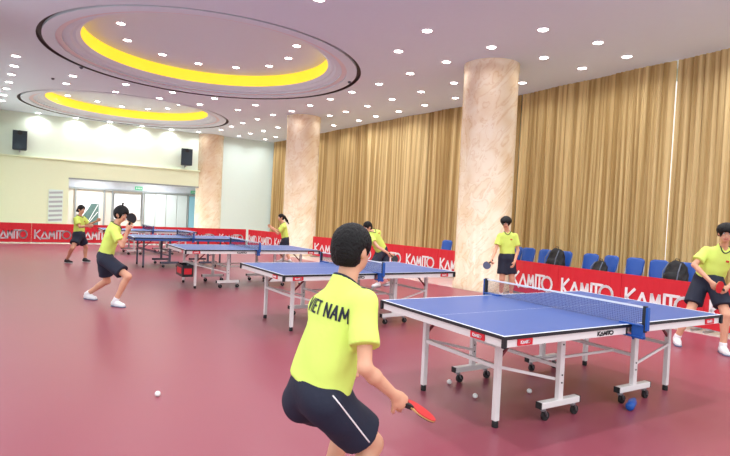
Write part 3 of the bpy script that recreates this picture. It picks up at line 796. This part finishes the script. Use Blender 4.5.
def figure(key, label, h, res, shirt_hem=.03, hair='short', skirt=False, shoes='white', vneck=True, fingers=True, curlR=.9, curlL=.5, text=False, seed=1, wide=1.0, tilt=0.0, hs=1.0):
    J = {k: np.array(v, float) for k, v in POSES[key].items()}
    s = h / 1.65
    up = nrm(J['neck'] - J['pelvis']); lat = J['sL'] - J['sR']; lat = nrm(lat - up * (lat @ up)); fwd = np.cross(lat, up)
    hf = nrm(J['face']); hup = nrm(up * .5 + np.array([0, 0, 1.0])); hup = nrm(hup - hf * (hup @ hf)); hl = np.cross(hup, hf); C = J['head']
    if np.dot(hl, lat) < -0.9: pass
    pts = np.array([J[k] for k in J if k not in ('face', 'toe', 'toeR')])
    base = (J['aL'] + J['aR']) / 2
    root = thing('person', label, 'person', (base[0], base[1], 0))
    off = np.array([base[0], base[1], 0.0])
    lo = pts.min(0) - .26; hi = pts.max(0) + .26; lo[2] = -.02
    fr = max(.0088 * s, res * .92)
    # --- body
    F = Field(lo, hi, res)
    mid = J['pelvis'] + up * .14 * s
    chest = J['neck'] - up * .16 * s
    F.ell(chest, (lat, fwd, up), (.145 * s, .098 * s, .17 * s))
    F.ell(mid, (lat, fwd, up), (.120 * s, .088 * s, .15 * s), .05)
    F.ell(J['pelvis'], (lat, fwd, up), (.130 * s, .09 * s, .10 * s), .05)
    for S in 'LR':
        sh, e, w = J['s' + S], J['e' + S], J['w' + S]
        F.cap(J['neck'] - up * .05 * s, sh - up * .006, .04 * s, .040 * s, .05)
        F.cap(sh, e, .043 * s, .031 * s, .03)
        F.cap(e, e + (w - e) * .3, .031 * s, .033 * s, .015); F.cap(e + (w - e) * .3, w, .033 * s, .023 * s, .015)
        hp, k_, a = J['h' + S], J['k' + S], J['a' + S]
        F.cap(hp, k_, .076 * s, .054 * s, .03)
        F.cap(k_, a, .050 * s, .036 * s, .02)
        calf = k_ + (a - k_) * .3; sd = nrm(a - k_); bk = -nrm(POSES[key]['toe']); bk = nrm(bk - sd * (bk @ sd))
        F.ell(calf + bk * .018 * s, (bk, np.cross(sd, bk), sd), (.040 * s, .046 * s, .11 * s), .03)
        # hand
        d = nrm(w - e); curl = curlR if S == 'R' else curlL
        n_ = nrm(np.cross(d, np.array([0, 0, 1.0])) * (1 if S == 'R' else -1) * -1 + 1e-3); n_ = nrm(n_ - d * (n_ @ d)); sd_ = np.cross(d, n_)
        F.ell(w + d * .045 * s, (sd_, n_, d), (.038 * s, .019 * s, .052 * s), .02)
        if fingers:
            sl, ax = F.sub(w - .2, w + .2)
            H3 = Field(F.lo + res * np.array([x.start for x in sl]), F.lo + res * np.array([x.start for x in sl]) + res * (np.array([x.stop - x.start for x in sl]) - 1.001), res)
            H3.n = np.array(F.D[sl].shape); H3.D = np.full(H3.n, .5, np.float32)
            for i in range(4):
                b = w + d * .070 * s + sd_ * (i - 1.5) * .0195 * s; ln = [.9, 1.0, .95, .75][i] * s
                q = b; a_ = curl * .45
                for L_ in (.046, .027, .021):
                    dr = d * math.cos(a_) + n_ * math.sin(a_); q2 = q + dr * L_ * ln; H3.cap(q, q2, fr, fr * .93, .003); q = q2; a_ += curl * .9
            b = w + d * .03 * s - sd_ * .03 * s; q = b + (d * .7 - sd_ * .6 + n_ * .35) * .04 * s
            H3.cap(b, q, fr * 1.3, fr * 1.1, .004); H3.cap(q, q + (d * .8 + n_ * .5 * curl) * .032 * s, fr * 1.1, fr, .004)
            A, B = F.D[sl], H3.D; k = .008
            hh = np.clip(.5 + .5 * (A - B) / k, 0, 1); F.D[sl] = A * (1 - hh) + B * hh - k * hh * (1 - hh)
        # foot inside the shoe
        toe = np.array(POSES[key].get('toe' + S, POSES[key]['toe'])); toe[2] = 0; toe = nrm(toe)
        F.cap(a, a + toe * .06 * s + np.array([0, 0, -.05]), .026 * s, .022 * s, .02)
    F.cap(J['neck'] - up * .02, C - hup * .05 * s - hf * .012 * s, .052 * s, .048 * s, .03)
    F.ell(C + hup * .022 * s - hf * .008 * s, (hl, hf, hup), (.073 * s, .090 * s, .090 * s), .02)
    F.ell(C - hup * .045 * s + hf * .022 * s, (hl, hf, hup), (.055 * s, .062 * s, .070 * s), .03)
    F.cap(C + hf * .082 * s - hup * .002 * s, C + hf * .096 * s - hup * .030 * s, .008 * s, .013 * s, .012)
    F.cap(C + hf * .077 * s - hup * .062 * s + hl * .018 * s, C + hf * .077 * s - hup * .062 * s - hl * .018 * s, .009 * s, .009 * s, .008)
    for sg in (-1, 1):
        F.ell(C + hl * sg * .074 * s - hup * .012 * s - hf * .005 * s, (hl, hf, hup), (.011 * s, .02 * s, .031 * s), .006)
        F.ell(C + hl * sg * .031 * s + hf * .094 * s + hup * .004 * s, (hl, hf, hup), (.017 * s, .014 * s, .010 * s), .01, 'd')
    me = F.mesh('body')
    body = link('body', me, [M_SKIN, M_LIP], root, True)
    P_, Fc = F.P, F.F
    cen = P_[Fc[:, 0]]
    q = cen - (C + hf * .088 * s - hup * .062 * s)
    lip = (np.abs(q @ hl) < .024 * s) & (np.abs(q @ hup) < .009 * s) & (q @ hf > -.02)
    mi = lip.astype(np.int32); me.polygons.foreach_set('material_index', mi)
    allo = [body]
    def part(name, me2, m, parent=root, smooth=True):
        o = link(name, me2, m, parent, smooth); allo.append(o); return o
    # eyes and brows
    for sg in (-1, 1):
        bm = BM(); bmesh.ops.create_uvsphere(bm, u_segments=14, v_segments=10, radius=.0115 * s)
        e0 = C + hl * sg * .031 * s + hf * .076 * s + hup * .004 * s
        for v in bm.verts: v.co = Vector(e0 + np.array(v.co))
        ir = e0 + hf * .012 * s
        for f in bm.faces:
            if (np.linalg.norm(np.array(f.calc_center_median()) - ir)) < .0065 * s: f.material_index = 1
        me2 = bpy.data.meshes.new('eye'); bm.to_mesh(me2); bm.free(); part('eye', me2, [M_EYE, M_IRIS])
        bm = BM()
        tube(bm, [C + hl * sg * x * s + hf * y * s + hup * z * s for x, y, z in ((.014, .088, .020), (.030, .085, .025), (.047, .072, .021))], [.0025 * s, .0035 * s, .002 * s], 6)
        me2 = bpy.data.meshes.new('eyebrow'); bm.to_mesh(me2); bm.free(); part('eyebrow', me2, M_HAIR)
    # --- hair
    G = Field(C - .28, C + .28, min(res, .008))
    G.ell(C + hup * .028 * s - hf * .012 * s, (hl, hf, hup), (.089 * s * hs, .106 * s * hs, .100 * s * hs), .01)
    if hair != 'none':
        G.ell(C - hup * .02 * s - hf * .045 * s, (hl, hf, hup), (.080 * s, .068 * s, .082 * s), .02)
    if hair == 'bowl': G.ell(C + hup * .050 * s + hf * .010 * s, (hl, hf, hup), (.100 * s * hs, .112 * s * hs, .076 * s * hs), .02)
    fd = .006 if hair == 'bowl' else 0
    # open the face, the ears and the nape
    G.ell(C + hf * .102 * s * hs - hup * (.055 + fd) * s, (hl, hf, hup), (.082 * s, .072 * s, .096 * s), .012, 'd')
    for sg in (-1, 1):
        G.ell(C + hl * sg * .092 * s - hup * .035 * s + hf * .012 * s, (hl, hf, hup), (.034 * s, .042 * s, .050 * s), .01, 'd')
    G.cut(C - hup * (.088 if hair != 'bowl' else .055) * s, nrm(-hup * .92 - hf * .12), .012)
    if hair == 'tuft':
        G.cap(C + hup * .11 * s + hl * -.01, C + hup * .165 * s - hl * .012, .010, .007, .012); G.ell(C + hup * .172 * s - hl * .012, (hl, hf, hup), (.016, .016, .02), .006)
    if False:
        G.ell(C + hup * .058 * s + hf * .012 * s, (hl, hf, hup), (.104 * s * hs, .116 * s * hs, .078 * s * hs), .02)
    if hair == 'ponytail':
        a = C - hf * .10 * s + hup * .03 * s
        G.cap(C - hf * .08 * s + hup * .03 * s, a - hf * .02, .03, .03, .02); G.cap(a - hf * .02, a - hf * .10 * s - hup * .13 * s, .034, .036, .02); G.cap(a - hf * .10 * s - hup * .13 * s, a - hf * .17 * s - hup * .24 * s, .036, .015, .02)
    if hair == 'bun':
        a = C - hf * .12 * s - hup * .0 * s
        G.cap(C - hf * .08 * s, a, .022, .022, .015); G.cap(a, a - hf * .04 - hup * .06 * s, .034, .024, .02)
    ax = [G.lo[k] + G.h * np.arange(G.n[k]) for k in range(3)]
    X, Y, Z = np.meshgrid(*ax, indexing='ij')
    G.D += (.0022 * np.sin(X * 210 + 2 * np.sin(Z * 60)) * np.sin(Y * 190 + 2 * np.sin(Z * 70 + 1))).astype(np.float32)
    part('hair', G.mesh('hair'), M_HAIR)
    # --- shirt
    S_ = Field(lo, hi, res)
    hem = J['pelvis'] + up * shirt_hem * s
    S_.cap(hem - up * .1 * s, chest + up * .01 * s, .160 * s * wide, .156 * s, .02, sq=(fwd, .72))
    for S in 'LR':
        sh, e = J['s' + S], J['e' + S]; L_ = np.linalg.norm(e - sh); d = (e - sh) / L_; en = sh + d * min(.20 * s, L_ * .72)
        S_.cap(J['neck'] - up * .045 * s, sh - up * .008, .060 * s, .056 * s, .05); S_.cap(J['neck'] - up * .08 * s, J['neck'] + up * .06 * s, .085 * s, .066 * s, .04)
        A_ = Field(lo, hi, res); A_.cap(sh - up * .004, en + d * .05, .058 * s, .074 * s, 0); A_.cut(en, d); S_.merge(A_, .03)
    if abs(shirt_hem) < 9: S_.cut(hem, nrm(-up - fwd * .08 + lat * tilt))
    nk = J['neck'] + up * .026 * s
    S_.cut(nk, nrm(up * 1.0 + fwd * .3), .004, near=(nk + up * .085 * s, .125 * s))
    if vneck: S_.cap(J['neck'] + fwd * .09 * s + up * .02, J['neck'] + fwd * .14 * s - up * .055 * s, .045 * s, .006, .0, 'd')
    S_.wrinkle(.0034, 26, seed)
    sme = S_.mesh('shirt'); shirt = part('shirt', sme, M_SHIRT)
    bvh = BVHTree.FromPolygons([Vector(p) for p in S_.P.tolist()], S_.F.tolist())
    # collar trim: a band laid on the shirt round the neck
    pts2 = []
    for k in range(28):
        a = 2 * math.pi * k / 28; dirv = fwd * math.cos(a) + lat * math.sin(a)
        drop = (.055 if vneck else .012) * max(0, math.cos(a)) ** (3 if vneck else 1)
        p = J['neck'] + dirv * (.066 + .03 * max(0, math.cos(a)) ** 2) * s + up * (.030 - drop) * s - up * .02 * s * max(0, math.cos(a))
        o3 = Vector(p + up * .12 + dirv * .03); hit = bvh.ray_cast(o3, Vector(-(up + dirv * .25)).normalized(), .3)[0]
        pts2.append(np.array(hit) + up * .002 if hit is not None and np.linalg.norm(np.array(hit) - p) < .06 else p)
    bm = BM(); tube(bm, [Vector(p) for p in pts2], .0075 * s, 6, closed=True)
    me2 = bpy.data.meshes.new('collar'); bm.to_mesh(me2); bm.free(); part('collar', me2, M_TRIM, shirt)
    if vneck and not text:
        p0 = J['neck'] - up * .13 * s + lat * .07 * s + fwd * .4; hit = bvh.ray_cast(Vector(p0), Vector(-fwd), .6)[0]
        if hit is not None:
            q = np.array(hit) + fwd * .004; bm = BM()
            vs = [bm.verts.new(Vector(q + lat * a * .018 + up * b * .012 + fwd * c)) for c in (-.004, .002) for a, b in ((-1, -1), (1, -1), (1, 1), (-1, 1))]
            for f in ((0, 1, 2, 3), (7, 6, 5, 4), (0, 4, 5, 1), (1, 5, 6, 2), (2, 6, 7, 3), (3, 7, 4, 0)): bm.faces.new([vs[i] for i in f])
            me2 = bpy.data.meshes.new('badge'); bm.to_mesh(me2); bm.free(); part('badge', me2, M_RUBRED, shirt)
    if text:
        bm = BM()
        glyph = {'V': [[(0, 1), (.5, 0), (1, 1)]], 'I': [[(.5, 0), (.5, 1)]], 'E': [[(1, 1), (0, 1), (0, 0), (1, 0)], [(0, .52), (.85, .52)]],
                 'T': [[(0, 1), (1, 1)], [(.5, 1), (.5, 0)]], 'N': [[(0, 0), (0, 1), (1, 0), (1, 1)]], 'A': [[(0, 0), (.5, 1), (1, 0)], [(.22, .34), (.78, .34)]],
                 'M': [[(0, 0), (0, 1), (.5, .3), (1, 1), (1, 0)]]}
        wd = {'I': .010, 'M': .034, 'V': .030}; x = 0; Hl = .056; segs = []
        for ch in 'VIET NAM':
            if ch == ' ': x += .020; continue
            w_ = wd.get(ch, .025)
            for st in glyph[ch]:
                for (a0, b0), (a1, b1) in zip(st, st[1:]): segs.append((x + a0 * w_, b0 * Hl, x + a1 * w_, b1 * Hl))
            x += w_ + .0125
        tot = x - .0125; hw = .0048
        for (xa_, ya_, xb_, yb_) in segs:
            L0 = math.hypot(xb_ - xa_, yb_ - ya_); ux, uy = (xb_ - xa_) / L0, (yb_ - ya_) / L0; n0 = max(2, int(L0 / .008)); prev = None
            for q_ in range(n0 + 1):
                t0 = -hw * .9 + (L0 + hw * 1.8) * q_ / n0
                pr_ = [bm.verts.new((xa_ + ux * t0 - uy * hw * g_ - tot / 2, ya_ + uy * t0 + ux * hw * g_, 0)) for g_ in (-1, 1)]
                if prev: bm.faces.new((prev[0], pr_[0], pr_[1], prev[1]))
                prev = pr_
        bad = []
        ctr = J['neck'] - up * .125 * s - lat * .005
        for v in bm.verts:
            o3 = ctr - lat * v.co.x * 0.98 + up * (v.co.y * 1.0 - .022) - fwd * .4
            hit, n3, _, _ = bvh.ray_cast(Vector(o3), Vector(fwd), .7)
            if hit is None: bad.append(v); continue
            v.co = hit - Vector(fwd) * .0035
        bmesh.ops.delete(bm, geom=bad, context='VERTS')
        me4 = bpy.data.meshes.new('lettering'); bm.to_mesh(me4); bm.free(); part('lettering', me4, M_TRIM, shirt, False)
    # --- shorts
    Q = Field(lo, hi, res)
    Q.ell(J['pelvis'] + up * .035 * s, (lat, fwd, up), (.165 * s, .125 * s, .13 * s), .02)
    for S in 'LR':
        hp, k_ = J['h' + S], J['k' + S]; d = nrm(k_ - hp); L_ = np.linalg.norm(k_ - hp)
        en = hp + d * L_ * (.62 if skirt else .74)
        A_ = Field(lo, hi, res); A_.cap(hp, en + d * .06, .104 * s, (.125 if skirt else .110) * s, 0); A_.cut(en, d); Q.merge(A_, .05 if not skirt else .12)
    Q.cut(J['pelvis'] + up * .11 * s, up)
    Q.wrinkle(.003, 24, seed + 2)
    sh_o = part('skirt' if skirt else 'shorts', Q.mesh('shorts'), M_NAVY)
    if text:
        bv2 = BVHTree.FromPolygons([Vector(p) for p in Q.P.tolist()], Q.F.tolist())
        hp, k_ = J['hR'], J['kR']; out = nrm(-lat - fwd * .35 + 0 * up); pp = []
        for k in range(10):
            c = J['pelvis'] * (1 - k / 9) + (hp + (k_ - hp) * .72) * (k / 9) + up * .05 * (1 - k / 9)
            hit = bv2.ray_cast(Vector(c + out * .4), Vector(-out), .5)[0]
            if hit is not None: pp.append(hit + Vector(out) * .001)
        if len(pp) > 2:
            bm = BM(); tube(bm, pp, .0035, 6); me2 = bpy.data.meshes.new('piping'); bm.to_mesh(me2); bm.free(); part('piping', me2, M_WHITE, sh_o)
    # --- shoes and socks
    for S in 'LR':
        a = J['a' + S]; toe = np.array(POSES[key].get('toe' + S, POSES[key]['toe']), float); toe[2] = 0; toe = nrm(toe); side = np.cross(np.array([0, 0, 1.0]), toe)
        z1 = np.array([0, 0, 1.0])
        K = Field(a - .25, a + .25, min(res, .009)); h0 = np.array([a[0], a[1], 0.0])
        K.cap(h0 - toe * .035 * s + z1 * .045, h0 + toe * .05 * s + z1 * .045, .040 * s, .042 * s, .02)
        K.cap(h0 + toe * .05 * s + z1 * .036, h0 + toe * .15 * s + z1 * .028, .045 * s, .036 * s, .03)
        K.cap(h0 - toe * .02 * s + z1 * .06, a + z1 * .0, .040 * s, .042 * s, .02)
        K.cut(a + z1 * .012, z1)
        K.cut((0, 0, .008), (0, 0, -1))
        so = part('shoe', K.mesh('shoe'), M_SHOE if shoes == 'white' else M_SHOEDARK)
        K2 = Field(h0 - .22, h0 + .25, min(res, .009))
        K2.cap(h0 - toe * .035 * s + z1 * .012, h0 + toe * .15 * s + z1 * .012, .044 * s, .045 * s, .0)
        K2.cut((0, 0, .018), (0, 0, 1)); K2.cut((0, 0, .0), (0, 0, -1))
        part('sole', K2.mesh('sole'), M_SOLEGREY if shoes == 'white' else M_SHOE, so, False)
        K3 = Field(a - .2, a + .2, min(res, .009)); d = nrm(J['k' + S] - a)
        K3.cap(a - d * .02, a + d * .08 * s, .044 * s, .044 * s, 0); K3.cut(a + d * (.05 if shoes == 'white' else .02) * s, d)
        part('sock', K3.mesh('sock'), M_WHITE if shoes == 'white' else M_SHOEDARK)
    for o in allo:
        if o.parent is root or o.parent in allo:
            o.data.transform(Matrix.Translation(Vector(-off)))
    return root, J

P1, J1 = figure('P1', 'large foreground player seen from behind, lime shirt lettered VIET NAM', 1.60, .0075, hair='short', vneck=False, text=True, wide=1.18, tilt=.22, shirt_hem=.035, curlR=1.3, seed=3)
P2, J2 = figure('P2', 'player at the far end of the near table, red paddle at the waist', 1.64, .009, hair='bowl', curlR=1.0, curlL=1.0, seed=4, hs=1.12, wide=1.1)
P3, J3 = figure('P3', 'player standing head down before the big marble column, arms hanging', 1.60, .010, hair='bowl', curlR=1.0, seed=5, hs=1.15, wide=.93)
P4, J4 = figure('P4', 'player bending forward over the far end of the second table, back in lime shirt', 1.60, .012, hair='short', seed=6)
P5, J5 = figure('P5', 'player with a long ponytail in lime shirt before the farther round column', 1.55, .012, hair='ponytail', seed=7)
P6, J6 = figure('P6', 'player crouching in lime shirt and white shoes, raising a black paddle before the face', 1.60, .0095, hair='tuft', curlR=1.1, curlL=1.0, seed=8, hs=1.18)
P7, J7 = figure('P7', 'player with tied back hair, lime shirt and black skirt by the back barriers', 1.56, .012, hair='bun', skirt=True, shoes='dark', seed=9)
for args in PADDLES: paddle(args[0], args[1], args[2], args[3], {'red': M_RUBRED, 'black': M_RUBBLK, 'slate': M_RUBBLUE}[args[4]], {'red': M_RUBRED, 'black': M_RUBBLK, 'slate': M_RUBBLUE}[args[5]])

# ------------------------------------------------------------------ bags on the chairs
def bag(label, c, r, lean, rz, strap=True, straps=2):
    t = thing('backpack', label, 'bag', (c[0], c[1], c[2]), rz)
    F = Field((-.4, -.4, -.1), (.4, .4, .9), .012)
    ax = (np.array([1, 0, 0.]), np.array([0, 1., 0]), np.array([0, 0, 1.]))
    F.cap((0, 0, r[1] * .9), (0, lean, r[2] - r[0] * .8), r[0], r[0] * .82, .02, sq=(np.array([0, 1.0, 0]), r[1] / r[0]))
    F.ell((0, -r[1] * .7, r[2] * .33), ax, (r[0] * .72, r[1] * .55, r[2] * .24), .03)
    F.cut((0, 0, 0), (0, 0, -1)); F.wrinkle(.006, 28, c[1])
    me = F.mesh('bag_body'); link('bag_body', me, M_BAG, t, True)
    bm = BM(); tube(bm, [(-.04, lean, r[2] - .01), (-.03, lean, r[2] + .035), (.03, lean, r[2] + .035), (.04, lean, r[2] - .01)], .008); obj('top_handle', bm, M_BAG, t)
    for k in range(straps):
        sx = (-.5 + k) * r[0] * .9 if straps > 1 else 0
        bm = BM(); tube(bm, [(sx, lean - r[1] * .6, r[2] * .92), (sx * 1.25, -r[1] * 1.25, r[2] * .6), (sx * 1.2, -r[1] * 1.45, r[2] * .3), (sx, -r[1] * 1.0, r[2] * .08)], .011)
        obj('strap', bm, M_BAGSTRAP, t)
    return t
yw = -math.pi / 2
bag('large plump black backpack covering the third chair from the column', (9.99, 7.76, .468), (.25, .14, .53), .04, yw)
bag('black bag slumped low on the chair past the plump backpack', (9.95, 6.64, .468), (.19, .10, .36), .04, yw)
bag('black backpack with grey straps at the end of the chair row', (9.97, 5.12, .468), (.24, .13, .50), .05, yw)
bag('dark bag on the chair nearest the big column, beside the standing player', (9.99, 9.24, .468), (.17, .12, .38), .05, yw, straps=1)
# ------------------------------------------------------------------ wall speakers, signs and posters
def speaker(x, zc, label):
    t = thing('wall_speaker', label, 'speaker', (x, YB - .05, zc), 0, 'black speakers on the back wall')
    bm = BM(); w, h = .245, .38
    fr = [(-w, -.20), (w, -.20), (w * .8, .12), (-w * .8, .12)]
    vs = [[bm.verts.new((a, b - .12, z)) for a, b in fr] for z in (-h, h)]
    bm.faces.new(vs[0]); bm.faces.new(list(reversed(vs[1])))
    for i in range(4): bm.faces.new((vs[0][i], vs[1][i], vs[1][(i + 1) % 4], vs[0][(i + 1) % 4]))
    bmesh.ops.recalc_face_normals(bm, faces=bm.faces); obj('cabinet', bm, M_SPK, t)
    bm = BM(); box(bm, -w * .88, w * .88, -.335, -.321, -h * .93, h * .55, bev=.006); obj('grille', bm, M_GRILLE, t)
    bm = BM(); tube(bm, [(0, -.34, h * .78), (0, -.322, h * .78)], .09, 20); obj('horn', bm, M_RUBBER, t)
    bm = BM(); bar(bm, (0, -.1, -h - .001), (0, -.1, -h - .06), .05); bar(bm, (0, -.1, -h - .05), (0, .15, -h - .05), .05, .02); bar(bm, (0, .148, -h - .1), (0, .148, -h + .1), .012, .1, up=(0, 1, 0)); obj('bracket', bm, M_STEEL, t)
speaker(-.63, 3.92, 'black wall speaker close to the side wall corner'); speaker(5.85, 3.90, 'black wall speaker beside the column on the back wall')
def sign(x, y, z, w, h, label):
    t = thing('exit_sign', label, 'sign', (x, y, z))
    bm = BM(); box(bm, -w, w, -.03, .0, -h, h, bev=.004); obj('sign_box', bm, M_GREEN, t)
    bm = BM()
    for i in range(4): box(bm, -w * .7 + i * w * .4, -w * .7 + i * w * .4 + w * .22, -.036, -.031, -h * .45, h * .45)
    obj('pictogram', bm, M_WHITE, t)
sign(4.28, 28.098, 2.40, .17, .09, 'green exit sign above the white board'); sign(6.95, 28.098, 2.38, .15, .07, 'green exit sign above the blue glass door')
t = thing('poster', 'tall white poster with a dark teal leaf picture', 'poster', (2.12, 28.098, 1.15))
bm = BM(); box(bm, -.46, .46, -.015, .0, -.9, .75); obj('sheet', bm, M_POSTER, t)
bm = BM()
vs = [(-.2, -.85), (.42, -.85), (.42, .38), (.1, .40), (-.05, .1), (-.25, -.2)]
A = [bm.verts.new((x, -.0185, z)) for x, z in vs]; bm.faces.new(A)
r = bmesh.ops.extrude_face_region(bm, geom=bm.faces[:]); [setattr(v, 'co', v.co + Vector((0, .003, 0))) for v in r['geom'] if isinstance(v, bmesh.types.BMVert)]
bmesh.ops.recalc_face_normals(bm, faces=bm.faces); obj('leaf_picture', bm, M_LEAF, t)
bm = BM()
for a in (-.5, -.1, .3, .65): bar(bm, (-.15, -.021, -.75), (.38, -.021, -.75 + a + .45), .03, .003, up=(0, 1, 0))
obj('leaf_vein', bm, M_POSTER, t)
t = thing('white_board', 'blank white board behind the raised black paddle', 'board', (3.79, 28.094, 1.45))
bm = BM(); box(bm, -.60, .60, -.02, .0, -.6, .62, bev=.004); obj('panel', bm, M_POSTER, t)
bm = BM()
for (x0, x1, z0, z1) in ((-.62, .62, .62, .645), (-.62, .62, -.625, -.6), (-.625, -.6, -.6, .62), (.6, .625, -.6, .62)): box(bm, x0, x1, -.03, .005, z0, z1)
obj('frame', bm, M_FRAMEGREY, t)
t = thing('louvre_panel', 'grey striped notice panel on the cream wall beside the opening', 'panel', (.68, YB - .03, 1.36))
bm = BM(); box(bm, -.26, .26, -.008, .012, -.68, .68); obj('panel', bm, M_WALLWHITE, t)
bm = BM()
for i in range(7): bar(bm, (-.24, -.014, -.60 + i * .19), (.24, -.014, -.56 + i * .19), .085, .01, up=(0, 1, 0))
obj('slat', bm, M_LOUVRE, t)
